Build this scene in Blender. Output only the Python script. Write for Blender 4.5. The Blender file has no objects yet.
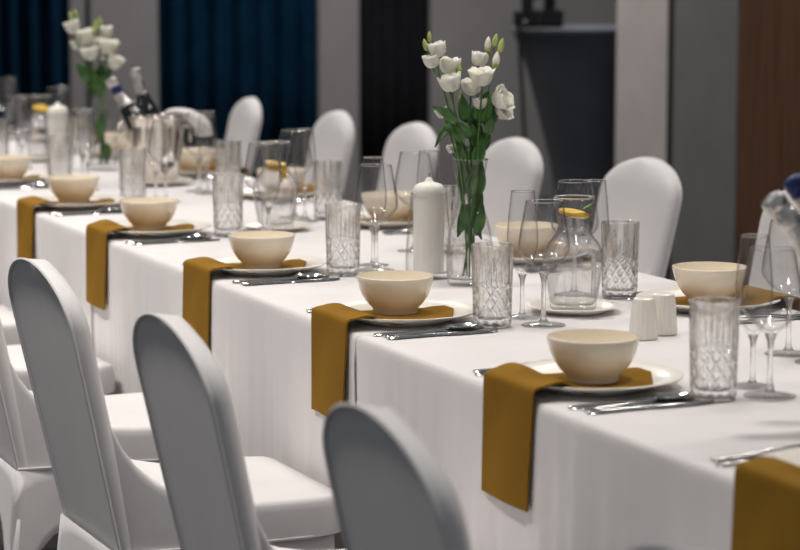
import bpy, bmesh, math, random
from mathutils import Vector, Matrix, noise
random.seed(7)
sc = bpy.context.scene
COL = sc.collection
PI = math.pi

# ------------------------------------------------------------------ camera
YAW, PITCH = 0.40484, 0.13083
FPX = 2350.0
cam = bpy.data.cameras.new('camera')
cam.sensor_width = 36.0
cam.lens = FPX / 800.0 * 36.0
cam.dof.use_dof = True
cam.dof.focus_distance = 4.25
cam.dof.aperture_fstop = 4.6
cam.dof.aperture_blades = 9
camo = bpy.data.objects.new('camera', cam)
COL.objects.link(camo)
camo.location = (-1.5111, -2.5440, 1.3816)
camo.rotation_euler = (PI/2 - PITCH, 0, -YAW)
sc.camera = camo
RIGHT = Vector((math.cos(YAW), -math.sin(YAW), 0))
FWD = Vector((math.sin(YAW), math.cos(YAW), 0))

# ------------------------------------------------------------------ world, exposure
w = bpy.data.worlds.new('hall_ambient'); sc.world = w
w.use_nodes = True
w.node_tree.nodes['Background'].inputs[0].default_value = (0.86, 0.93, 1.0, 1)
w.node_tree.nodes['Background'].inputs[1].default_value = 0.165
sc.view_settings.view_transform = 'Standard'
sc.view_settings.look = 'None'
sc.view_settings.exposure = 0.0
sc.view_settings.gamma = 1.0
sc.view_settings.use_curve_mapping = False
sc.cycles.max_bounces = 14
sc.cycles.transmission_bounces = 14
sc.cycles.transparent_max_bounces = 32
sc.cycles.glossy_bounces = 6
sc.cycles.caustics_refractive = False
sc.cycles.caustics_reflective = False
sc.cycles.sample_clamp_indirect = 4.0

# ------------------------------------------------------------------ ceiling lamps of the hall
def ceiling_lamp(x, y, z, power, size, spread, col=(1.0, 0.93, 0.86), tilt=(0, 0)):
    l = bpy.data.lights.new('ceiling_lamp', 'AREA')
    l.shape = 'DISK'; l.size = size; l.energy = power; l.color = col
    l.spread = math.radians(spread)
    o = bpy.data.objects.new('ceiling_lamp', l); COL.objects.link(o)
    o.location = (x, y, z); o.rotation_euler = (tilt[0], tilt[1], 0)
for yy in (0.2, 1.7, 3.2, 4.7, 6.2):
    ceiling_lamp(0.45, yy, 3.3, 9.0 if yy < 1 else 6.7, 0.30, 110)
    ceiling_lamp(-1.36, yy + 0.75, 3.3, 20.0 if yy > 1 else 14.5, 0.30, 110)
for yy in (0.8, 3.6, 6.6):
    ceiling_lamp(2.35, yy, 3.3, 20, 0.35, 150, (1.0, 0.95, 0.9))
ceiling_lamp(3.2, 8.0, 3.3, 75, 0.5, 160, (1.0, 0.97, 0.95))  # unseen lamp added to brighten the dim end wall

# ------------------------------------------------------------------ materials
def new_mat(name):
    m = bpy.data.materials.new(name); m.use_nodes = True
    nt = m.node_tree; nt.nodes.clear()
    return m, nt, nt.nodes.new('ShaderNodeOutputMaterial')
def N(nt, t, **kw):
    n = nt.nodes.new(t)
    for k, v in kw.items(): setattr(n, k, v)
    return n
def coords(nt, scale=(1, 1, 1)):
    tc = N(nt, 'ShaderNodeTexCoord'); mp = N(nt, 'ShaderNodeMapping')
    mp.inputs['Scale'].default_value = scale
    nt.links.new(tc.outputs['Object'], mp.inputs['Vector'])
    return mp.outputs['Vector']
def pbr(name, col, rough=0.5, metal=0.0, var=0.05, nscale=20.0, stretch=(1, 1, 1), bump=0.0, bscale=None, coat=0.0, sheen=0.0, sss=0.0, spec=0.5, trans=0.0):
    """Principled material whose colour wanders a little with object-space noise, with optional fine relief."""
    m, nt, out = new_mat(name)
    b = N(nt, 'ShaderNodeBsdfPrincipled'); L = nt.links.new
    L(b.outputs[0], out.inputs[0])
    v = coords(nt, stretch)
    nz = N(nt, 'ShaderNodeTexNoise'); nz.inputs['Scale'].default_value = nscale; nz.inputs['Detail'].default_value = 3
    L(v, nz.inputs['Vector'])
    rp = N(nt, 'ShaderNodeValToRGB')
    lo = [max(0, c * (1 - var)) for c in col]; hi = [min(1, c * (1 + var)) for c in col]
    rp.color_ramp.elements[0].position = 0.3; rp.color_ramp.elements[1].position = 0.7
    rp.color_ramp.elements[0].color = (*lo, 1); rp.color_ramp.elements[1].color = (*hi, 1)
    L(nz.outputs['Fac'], rp.inputs[0]); L(rp.outputs[0], b.inputs['Base Color'])
    b.inputs['Roughness'].default_value = rough; b.inputs['Metallic'].default_value = metal
    b.inputs['Coat Weight'].default_value = coat; b.inputs['Coat Roughness'].default_value = 0.08
    b.inputs['Sheen Weight'].default_value = sheen; b.inputs['Specular IOR Level'].default_value = spec
    b.inputs['Transmission Weight'].default_value = trans
    if sss:
        b.inputs['Subsurface Weight'].default_value = sss
        b.inputs['Subsurface Radius'].default_value = (0.01, 0.008, 0.006)
        b.inputs['Subsurface Scale'].default_value = 0.5
    if bump:
        n2 = N(nt, 'ShaderNodeTexNoise'); n2.inputs['Scale'].default_value = bscale or nscale * 6; n2.inputs['Detail'].default_value = 2
        bp = N(nt, 'ShaderNodeBump'); bp.inputs['Strength'].default_value = bump; bp.inputs['Distance'].default_value = 0.002
        L(v, n2.inputs['Vector']); L(n2.outputs['Fac'], bp.inputs['Height']); L(bp.outputs[0], b.inputs['Normal'])
    return m
def weave(name, col, scale, rough=0.85, sheen=0.2, bump=0.25, var=0.06, spec=0.5):
    """Woven cloth: crossed thread relief plus slight tone changes."""
    m = pbr(name, col, rough, var=var, nscale=9, sheen=sheen, spec=spec)
    nt = m.node_tree; L = nt.links.new; b = [n for n in nt.nodes if n.type == 'BSDF_PRINCIPLED'][0]
    tc = N(nt, 'ShaderNodeTexCoord')
    waves = []
    for d in ('X', 'Y', 'Z'):
        wv = N(nt, 'ShaderNodeTexWave', wave_type='BANDS', bands_direction=d); wv.inputs['Scale'].default_value = scale
        L(tc.outputs['Object'], wv.inputs['Vector']); waves.append(wv.outputs['Fac'])
    a1 = N(nt, 'ShaderNodeMath', operation='ADD'); a2 = N(nt, 'ShaderNodeMath', operation='ADD')
    L(waves[0], a1.inputs[0]); L(waves[1], a1.inputs[1]); L(a1.outputs[0], a2.inputs[0]); L(waves[2], a2.inputs[1])
    bp = N(nt, 'ShaderNodeBump'); bp.inputs['Strength'].default_value = bump; bp.inputs['Distance'].default_value = 0.0006
    L(a2.outputs[0], bp.inputs['Height']); L(bp.outputs[0], b.inputs['Normal'])
    return m
def thin_glass(name, tint=(1, 1, 1), edge=0.42, grow=5.0):
    """Thin-walled clear glass: see-through, Fresnel reflections, slightly darker at grazing walls."""
    m, nt, out = new_mat(name); L = nt.links.new
    lw = N(nt, 'ShaderNodeLayerWeight'); lw.inputs['Blend'].default_value = 0.5
    def power(e):
        q = N(nt, 'ShaderNodeMath', operation='POWER'); q.inputs[1].default_value = e
        L(lw.outputs['Facing'], q.inputs[0]); return q.outputs[0]
    mixc = N(nt, 'ShaderNodeMixRGB'); L(power(grow), mixc.inputs[0])
    mixc.inputs[1].default_value = (0.985 * tint[0], 0.985 * tint[1], 0.985 * tint[2], 1)
    mixc.inputs[2].default_value = (edge * tint[0], edge * tint[1], edge * tint[2], 1)
    tr = N(nt, 'ShaderNodeBsdfTransparent'); L(mixc.outputs[0], tr.inputs[0])
    gl = N(nt, 'ShaderNodeBsdfGlossy'); gl.inputs['Roughness'].default_value = 0.02
    fr = N(nt, 'ShaderNodeMapRange'); L(power(5.0), fr.inputs[0])
    fr.inputs['To Min'].default_value = 0.035; fr.inputs['To Max'].default_value = 0.6
    mx = N(nt, 'ShaderNodeMixShader'); L(fr.outputs[0], mx.inputs[0]); L(tr.outputs[0], mx.inputs[1]); L(gl.outputs[0], mx.inputs[2])
    L(mx.outputs[0], out.inputs[0])
    return m
def solid_glass(name, ior, clear, tint=(1, 1, 1)):
    """Refracting body; a share of straight transmission keeps its shadow light."""
    m, nt, out = new_mat(name); L = nt.links.new
    g = N(nt, 'ShaderNodeBsdfGlass'); g.inputs['IOR'].default_value = ior; g.inputs['Roughness'].default_value = 0.0
    g.inputs['Color'].default_value = (*tint, 1)
    tr = N(nt, 'ShaderNodeBsdfTransparent')
    mx = N(nt, 'ShaderNodeMixShader'); mx.inputs[0].default_value = clear
    L(g.outputs[0], mx.inputs[1]); L(tr.outputs[0], mx.inputs[2]); L(mx.outputs[0], out.inputs[0])
    return m

M = {}
M['cloth'] = weave('tablecloth_linen', (0.80, 0.768, 0.772), 900, var=0.02, bump=0.15)
M['napkin'] = weave('mustard_linen', (0.270, 0.139, 0.012), 700, var=0.10, bump=0.3, sheen=0.0, spec=0.15)
M['chair'] = weave('white_stretch_fabric', (0.78, 0.76, 0.765), 1200, rough=0.7, var=0.025, bump=0.1)
M['china'] = pbr('cream_china', (0.90, 0.81, 0.665), 0.25, var=0.02, nscale=8, coat=0.4)
M['plate'] = pbr('ivory_china', (0.86, 0.82, 0.75), 0.32, var=0.02, nscale=8, coat=0.15)
M['shaker'] = pbr('ribbed_porcelain', (0.84, 0.79, 0.72), 0.3, var=0.02, nscale=8, coat=0.2)
M['steel'] = pbr('polished_steel', (0.62, 0.60, 0.58), 0.14, metal=1.0, var=0.06, nscale=40)
M['bucket'] = pbr('brushed_steel', (0.66, 0.61, 0.55), 0.16, metal=1.0, var=0.15, nscale=12, stretch=(1, 1, 0.05))
M['wax'] = pbr('ivory_wax', (0.93, 0.90, 0.83), 0.45, var=0.03, nscale=14, sss=0.1)
M['wick'] = pbr('burnt_wick', (0.05, 0.04, 0.035), 0.9, var=0.3)
M['glass'] = thin_glass('thin_clear_glass')
M['bowl_glass'] = thin_glass('stemware_glass', (1, 1, 1), 0.36, 5.0)
M['vase_glass'] = thin_glass('vase_glass', (1.0, 1.0, 1.0), 0.40, 6.0)
M['crystal'] = solid_glass('cut_crystal', 1.30, 0.40)
M['water'] = solid_glass('water', 1.33, 0.78)
M['foot_glass'] = thin_glass('glass_foot', (1, 1, 1), 0.55, 4.0)
M['stem_glass'] = solid_glass('solid_stem_glass', 1.5, 0.35)
M['petal'] = pbr('white_petal', (0.86, 0.84, 0.74), 0.6, var=0.06, nscale=60, sss=0.25)
M['bud'] = pbr('green_bud', (0.42, 0.50, 0.16), 0.6, var=0.35, nscale=50)
M['leaf'] = pbr('green_leaf', (0.060, 0.155, 0.034), 0.45, var=0.4, nscale=45, bump=0.3, bscale=120)
M['stem'] = pbr('green_stem', (0.075, 0.16, 0.035), 0.5, var=0.25, nscale=60)
M['lemon'] = pbr('lemon_flesh', (0.86, 0.56, 0.03), 0.35, var=0.2, nscale=90)
M['rind'] = pbr('lemon_rind', (0.82, 0.50, 0.02), 0.4, var=0.12, nscale=120, bump=0.2)
M['mint'] = pbr('mint_leaf', (0.16, 0.36, 0.04), 0.5, var=0.3, nscale=90)
M['bottle'] = pbr('black_bottle_glass', (0.012, 0.016, 0.014), 0.08, var=0.2, coat=0.5)
M['foil'] = pbr('silver_foil', (0.72, 0.70, 0.68), 0.28, metal=0.9, var=0.15, nscale=70, bump=0.6, bscale=160)
M['bluefoil'] = pbr('navy_foil', (0.02, 0.03, 0.13), 0.3, metal=0.3, var=0.2, nscale=60, bump=0.3)
M['label'] = pbr('pale_bottle_label', (0.72, 0.62, 0.54), 0.6, var=0.15, nscale=50)
M['navy'] = weave('navy_velvet', (0.0025, 0.018, 0.040), 300, rough=0.95, sheen=0.0, var=0.2, spec=0.05)
M['black'] = weave('black_drape', (0.010, 0.010, 0.012), 300, rough=0.9, sheen=0.0, var=0.2, spec=0.1)
M['greywall'] = pbr('grey_wall_panel', (0.21, 0.20, 0.198), 0.8, var=0.07, nscale=3, bump=0.2, bscale=200)
M['greypanel'] = pbr('grey_fabric_panel', (0.195, 0.190, 0.187), 0.85, var=0.05, nscale=6, bump=0.3, bscale=300)
M['lightpillar'] = pbr('warm_grey_pillar', (0.62, 0.56, 0.53), 0.8, var=0.05, nscale=5, bump=0.2, bscale=240)
M['dark'] = pbr('dark_recess', (0.012, 0.012, 0.013), 0.9, var=0.2)
M['wood'] = pbr('dark_walnut_veneer', (0.130, 0.058, 0.026), 0.5, var=0.35, nscale=9, stretch=(5, 5, 0.25), bump=0.15)
M['carpet'] = pbr('dark_grey_carpet', (0.055, 0.053, 0.055), 0.95, var=0.25, nscale=30, bump=0.6, bscale=400)
M['slate'] = weave('slate_stretch_fabric', (0.038, 0.044, 0.060), 900, rough=0.7, var=0.08)
M['blackplastic'] = pbr('black_plastic', (0.012, 0.012, 0.013), 0.4, var=0.2)
M['lens'] = pbr('dark_lens', (0.02, 0.02, 0.03), 0.05, var=0.1, coat=1.0)

# ------------------------------------------------------------------ mesh helpers
def obj(name, verts, faces, mat, parent=None, smooth=True, sharp=None):
    me = bpy.data.meshes.new(name)
    me.from_pydata([tuple(v) for v in verts], [], faces)
    bm = bmesh.new(); bm.from_mesh(me)
    bmesh.ops.recalc_face_normals(bm, faces=bm.faces)
    for f in bm.faces: f.smooth = smooth
    if sharp is not None:
        for e in bm.edges:
            if len(e.link_faces) == 2 and e.calc_face_angle(0) > sharp: e.smooth = False
    bm.to_mesh(me); bm.free()
    me.materials.append(M[mat])
    o = bpy.data.objects.new(name, me); COL.objects.link(o)
    if parent: o.parent = parent
    return o
def tag(o, label, cat, group=None):
    o['label'] = label; o['category'] = cat
    if group: o['group'] = group
    return o
def thing(name, loc=(0, 0, 0), rz=0.0):
    o = bpy.data.objects.new(name, None); COL.objects.link(o)
    o.empty_display_size = 0.05
    o.location = loc; o.rotation_euler = (0, 0, rz)
    return o
def struct(o):
    o['kind'] = 'structure'; return o
def dup(src):
    c = src.copy(); COL.objects.link(c)
    for ch in list(src.children):
        d = ch.copy(); COL.objects.link(d); d.parent = c
        for g in list(ch.children):
            e = g.copy(); COL.objects.link(e); e.parent = d
    return c
FIRST = set()
def place(src, loc, rz=0.0, label=None, cat=None, group=None, rx=0.0, ry=0.0):
    """First call moves the source itself, later calls copy it with its parts."""
    if src.name in FIRST: o = dup(src)
    else: FIRST.add(src.name); o = src
    o.location = loc; o.rotation_euler = (rx, ry, rz)
    if label: tag(o, label, cat, group)
    return o
def lathe_data(prof, seg=48, closed=False, off=(0, 0, 0)):
    """prof: list of (r, z); a closed profile makes a walled vessel, an open one is capped where r reaches 0."""
    vs, fs, rows = [], [], []
    for r, z in prof:
        if r < 1e-6:
            rows.append([len(vs)]); vs.append((off[0], off[1], off[2] + z))
        else:
            i0 = len(vs)
            for k in range(seg):
                a = 2 * PI * k / seg
                vs.append((off[0] + r * math.cos(a), off[1] + r * math.sin(a), off[2] + z))
            rows.append(list(range(i0, i0 + seg)))
    pairs = list(zip(rows[:-1], rows[1:]))
    if closed: pairs.append((rows[-1], rows[0]))
    for A, B in pairs:
        for k in range(seg):
            k2 = (k + 1) % seg
            if len(A) == 1 and len(B) == 1: continue
            if len(A) == 1: fs.append((A[0], B[k], B[k2]))
            elif len(B) == 1: fs.append((A[k], A[k2], B[0]))
            else: fs.append((A[k], A[k2], B[k2], B[k]))
    return vs, fs
def lathe(name, prof, mat, parent=None, seg=48, closed=False, sharp=0.7, off=(0, 0, 0)):
    vs, fs = lathe_data(prof, seg, closed, off)
    return obj(name, vs, fs, mat, parent, True, sharp)
def smooth_prof(pts, n=5):
    """Catmull-Rom through (r, z) control points."""
    out = []
    P = [pts[0]] + list(pts) + [pts[-1]]
    for i in range(1, len(P) - 2):
        p0, p1, p2, p3 = P[i - 1], P[i], P[i + 1], P[i + 2]
        for k in range(n):
            t = k / n
            out.append(tuple(0.5 * ((2 * p1[j]) + (-p0[j] + p2[j]) * t + (2 * p0[j] - 5 * p1[j] + 4 * p2[j] - p3[j]) * t * t
                       + (-p0[j] + 3 * p1[j] - 3 * p2[j] + p3[j]) * t ** 3) for j in range(len(p1))))
    out.append(tuple(pts[-1]))
    return out
def tube_data(path, rad, seg=8, caps=True):
    vs, fs = [], []
    n = len(path); path = [Vector(p) for p in path]
    up = Vector((0.13, 0.31, 0.94))
    for i, p in enumerate(path):
        d = (path[min(i + 1, n - 1)] - path[max(i - 1, 0)]).normalized()
        a = d.cross(up)
        if a.length < 1e-3: a = d.cross(Vector((1, 0, 0)))
        a.normalize(); b = d.cross(a)
        r = rad[i] if isinstance(rad, (list, tuple)) else rad
        for k in range(seg):
            t = 2 * PI * k / seg
            vs.append(p + a * (r * math.cos(t)) + b * (r * math.sin(t)))
    for i in range(n - 1):
        for k in range(seg):
            k2 = (k + 1) % seg
            fs.append((i * seg + k, i * seg + k2, (i + 1) * seg + k2, (i + 1) * seg + k))
    if caps:
        fs.append(tuple(range(seg))); fs.append(tuple((n - 1) * seg + k for k in range(seg)))
    return vs, fs
def tube(name, path, rad, mat, parent=None, seg=8):
    vs, fs = tube_data(path, rad, seg)
    return obj(name, vs, fs, mat, parent, True, 1.0)
def box_data(c, s, bev=0.0):
    x, y, z = c; a, b, d = s[0] / 2, s[1] / 2, s[2] / 2
    vs = [(x + i * a, y + j * b, z + k * d) for i in (-1, 1) for j in (-1, 1) for k in (-1, 1)]
    fs = [(0, 1, 3, 2), (4, 6, 7, 5), (0, 4, 5, 1), (2, 3, 7, 6), (0, 2, 6, 4), (1, 5, 7, 3)]
    return vs, fs
def box(name, c, s, mat, parent=None, bev=0.0):
    vs, fs = box_data(c, s)
    o = obj(name, vs, fs, mat, parent, False)
    if bev:
        bm = bmesh.new(); bm.from_mesh(o.data)
        bmesh.ops.bevel(bm, geom=bm.edges[:], offset=bev, segments=2, affect='EDGES', profile=0.5)
        bm.to_mesh(o.data); bm.free()
    return o
def join(*parts):
    vs, fs = [], []
    for v, f in parts:
        n = len(vs); vs += [Vector(p) for p in v]; fs += [tuple(i + n for i in q) for q in f]
    return vs, fs
def grid_faces(nu, nv):
    return [(i * nv + j, (i + 1) * nv + j, (i + 1) * nv + j + 1, i * nv + j + 1) for i in range(nu - 1) for j in range(nv - 1)]
def sheet_data(rows, th):
    """Closed thin solid from a grid of points (rows of equal length) thickened along its normals."""
    nu, nv = len(rows), len(rows[0])
    P = [[Vector(p) for p in r] for r in rows]
    top, bot = [], []
    for i in range(nu):
        for j in range(nv):
            du = P[min(i + 1, nu - 1)][j] - P[max(i - 1, 0)][j]; dv = P[i][min(j + 1, nv - 1)] - P[i][max(j - 1, 0)]
            n = du.cross(dv)
            n = n.normalized() if n.length > 1e-12 else Vector((0, 0, 1))
            top.append(P[i][j] + n * th / 2); bot.append(P[i][j] - n * th / 2)
    vs = top + bot; o = nu * nv
    fs = grid_faces(nu, nv)
    fs += [tuple(o + k for k in reversed(f)) for f in fs]
    for i in range(nu - 1):
        for j in (0, nv - 1): fs.append((i * nv + j, (i + 1) * nv + j, o + (i + 1) * nv + j, o + i * nv + j))
    for j in range(nv - 1):
        for i in (0, nu - 1): fs.append((i * nv + j, i * nv + j + 1, o + i * nv + j + 1, o + i * nv + j))
    return vs, fs

# ------------------------------------------------------------------ the setting
TW, ZT = 0.86, 0.75            # table width, table top height
YE = 10.0                      # end wall
XS = 3.4                       # panelled partition beside the table
struct(box('floor', (1.5, 2.0, -0.05), (12.0, 17.0, 0.1), 'carpet'))
wb = struct(box('wall_back', (2.4, YE + 0.16, 1.65), (7.2, 0.12, 3.3), 'dark'))
for (x0, x1) in ((1.905, 1.995), (2.02, 2.41), (3.36, 3.612), (4.058, 5.64)):
    box('panel', ((x0 + x1) / 2, YE + 0.05, 1.65), (x1 - x0, 0.10, 3.3), 'greywall', wb, 0.006)
struct(box('wall_side', (5.72, 8.3, 1.65), (0.12, 3.8, 3.3), 'greywall'))
wr = struct(box('wall_right', (XS + 0.10, 1.4, 1.65), (0.10, 10.24, 3.3), 'dark'))
for k in range(6):
    y1 = 5.51 - k * 1.22
    box('wood_panel', (XS + 0.025, y1 - 0.607, 1.65), (0.05, 1.214, 3.3), 'wood', wr, 0.003)
box('grey_panel', (XS + 0.025, 5.775, 1.65), (0.05, 0.505, 3.3), 'greypanel', wr, 0.004)
struct(box('gap_shade_1', (XS + 0.028, 6.054, 1.65), (0.05, 0.05, 3.3), 'dark'))  # near-black strip painted in for the shade of the gap beside the pillar
struct(box('wall_pillar', (XS + 0.075, 6.305, 1.65), (0.15, 0.45, 3.3), 'lightpillar', None, 0.006))

def curtain(name, x0, x1, y, mat, period, amp, label):
    n = int((x1 - x0) / period * 14)
    rows = []
    for i in range(n + 1):
        u = i / n; x = x0 + (x1 - x0) * u
        ph = 2 * PI * (x - x0) / period + 0.9 * math.sin(3.1 * x) + 0.5 * math.sin(7.7 * x + 1)
        s = math.sin(ph); d = amp * (math.copysign(abs(s) ** 0.75, s)) + amp * 0.35 * math.sin(0.37 * ph + 2)
        rows.append([(x, y + d * (0.8 + 0.2 * (1 - z / 3.2)), z) for z in (0.02, 0.8, 1.6, 2.4, 3.24)])
    vs, fs = sheet_data(rows, 0.006)
    return tag(obj(name, vs, fs, mat), label, 'curtain')
curtain('curtain', 0.1, 1.89, YE - 0.02, 'navy', 0.115, 0.040, 'navy blue pleated curtain behind the lemon carafe and pillar candle at the table end')
curtain('curtain', 2.42, 3.35, YE - 0.02, 'navy', 0.125, 0.040, 'navy blue pleated curtain hanging between two grey wall panels')
curtain('curtain', 3.62, 4.05, YE + 0.0, 'black', 0.10, 0.022, 'black curtain in the gap between grey wall panels')

# ------------------------------------------------------------------ cocktail table with stretch cover, stage light on it
ct = thing('cocktail_table', (3.68, 7.22, 0.0))
prof = smooth_prof([(0.30, 0.02), (0.25, 0.12), (0.212, 0.30), (0.222, 0.45), (0.262, 0.63), (0.308, 0.81), (0.352, 0.96), (0.396, 1.075)], 5)
lathe('stretch_cover', [(0, 0.02)] + prof, 'slate', ct, 56)
lathe('table_top', [(0, 1.07), (0.398, 1.07), (0.402, 1.078), (0.402, 1.094), (0.396, 1.10), (0, 1.10)], 'slate', ct, 56)
for a in (0.5, 2.07, 3.64, 5.21):
    lathe('foot', [(0, 0), (0.035, 0), (0.04, 0.01), (0.04, 0.04), (0.02, 0.06), (0, 0.06)], 'blackplastic', ct, 16, off=(0.29 * math.cos(a), 0.29 * math.sin(a), 0))
tag(ct, 'tall round cocktail table in dark slate stretch cover, behind the pale pillar', 'table')
sl = thing('stage_light', (3.375, 7.235, 1.10), 0.35)
box('base', (0, 0, 0.04), (0.17, 0.17, 0.08), 'blackplastic', sl, 0.012)
for s in (-1, 1):
    box('yoke_arm', (s * 0.075, 0, 0.17), (0.025, 0.06, 0.20), 'blackplastic', sl, 0.008)
vs, fs = lathe_data([(0, -0.10), (0.045, -0.10), (0.055, -0.06), (0.055, 0.06), (0.06, 0.10), (0, 0.10)], 24)
hd = obj('head', vs, fs, 'blackplastic', sl, True, 0.6); hd.location = (0, 0, 0.215); hd.rotation_euler = (0.9, 0, 0)
vs, fs = lathe_data([(0, 0.1005), (0.048, 0.1005), (0.048, 0.106), (0.02, 0.112), (0, 0.113)], 24)
obj('lens', vs, fs, 'lens', hd)
tag(sl, 'black stage light standing on the dark cocktail table', 'light')
pth = smooth_prof([(3.30, 7.17, 1.125), (3.27, 7.18, 1.118), (3.258, 7.19, 1.03), (3.29, 7.2, 0.6), (3.31, 7.2, 0.2), (3.30, 7.1, 0.009), (3.2, 6.95, 0.009)], 6)
tag(tube('power_cable', pth, 0.009, 'blackplastic'), 'black cable hanging down beside the dark cocktail table', 'cable')

# ------------------------------------------------------------------ tablecloths (one per joined table)
BOUNDS = [-2.15, -0.49, 1.17, 2.83, 4.49, 6.15]
def tablecloth(y0, y1, label, last=False):
    g = 0.0015
    ya, yb = y0 + g, y1 - g
    L = yb - ya
    crease = [ya + L * f for f in (0.27, 0.62, 0.9)]
    ys = [ya + L * i / 150 for i in range(151)]
    for c in crease: ys += [c - 0.006, c - 0.0025, c, c + 0.0025, c + 0.006]
    ys = sorted(set(round(v, 5) for v in ys))
    zs = [0.012, 0.10, 0.22, 0.34, 0.46, 0.56, 0.64, 0.70, 0.73]
    def xs_profile(y):
        def fold(s):
            f = noise.noise(Vector((y * 7.0, s * 3.1, 1.7))) + 0.9 * noise.noise(Vector((y * 16.0, s * 5.0, 4.2)))
            f += 0.5 * math.sin(y * 2 * PI / 0.83 + s) + 0.75 * noise.noise(Vector((y * 34.0, s * 2.0, 8.1)))
            return f
        ridge = 0.0
        for c in crease: ridge = max(ridge, 0.0011 * max(0, 1 - abs(y - c) / 0.006))
        out = []
        fa, fb = fold(0.0), fold(1.0)
        for z in zs:
            a = 0.010 * ((ZT - z) / ZT) ** 0.9
            out.append((TW + 0.004 - a * fb * 0.8 + a * 0.4, z))
        out += [(TW + 0.003, ZT - 0.008), (TW - 0.0005, ZT - 0.002), (TW - 0.006, ZT)]
        for i in range(1, 20):
            x = TW - 0.006 - (TW - 0.012) * i / 20
            r = ridge
            if i == 10: r += 0.0008
            out.append((x, ZT + r * min(1, 3 * min(x, TW - x) / TW + 0.2) - 0.0012 * (1 if False else 0)))
        out += [(0.006, ZT), (0.0005, ZT - 0.002), (-0.003, ZT - 0.008)]
        for z in reversed(zs):
            a = 0.014 * ((ZT - z) / ZT) ** 0.65
            out.append((-0.004 + a * fa * 0.8 - a * 0.2, z))
        return out
    rows = []
    # ends of the cloth turn down into the joint between the tables
    e0 = xs_profile(ya)
    rows.append([(x, ya + 0.004, z - 0.0 if z < ZT - 0.01 else z - 0.06) for x, z in e0])
    rows.append([(x, ya + 0.0, z if z < ZT - 0.01 else z - 0.006) for x, z in e0])
    for y in ys[1:-1]:
        rows.append([(x, y, z) for x, z in xs_profile(y)])
    e1 = xs_profile(yb)
    rows.append([(x, yb, z if z < ZT - 0.01 else z - 0.006) for x, z in e1])
    rows.append([(x, yb - 0.004, z if z < ZT - 0.01 else z - 0.06) for x, z in e1])
    vs, fs = [], []
    nv = len(rows[0])
    for r in rows: vs += r
    fs = grid_faces(len(rows), nv)
    if last:      # the cloth also hangs down the free end of the row
        i0 = len(vs)
        prof = xs_profile(yb); top = [p for p in prof if p[1] > ZT - 0.001]
        for z in (ZT - 0.006, 0.5, 0.25, 0.012):
            for k, (x, _) in enumerate(top):
                vs.append((x, yb + 0.002 + 0.012 * ((ZT - z) / ZT) * math.sin(x * 21), z))
        fs += [tuple(i0 + q for q in f) for f in grid_faces(4, len(top))]
    o = obj('tablecloth', vs, fs, 'cloth', None, True)
    return tag(o, label, 'tablecloth')
TL = ['white floor-length tablecloth at the empty end of the table row',
      'white floor-length tablecloth under the salt and pepper shakers',
      'white floor-length tablecloth under the flower vase and pillar candle in glass',
      'white floor-length tablecloth between the two flower vases, under the silver ice bucket',
      'white floor-length tablecloth at the navy curtain end of the table row']
for i in range(5):
    tablecloth(BOUNDS[i], BOUNDS[i + 1], TL[i], i == 4)

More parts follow.
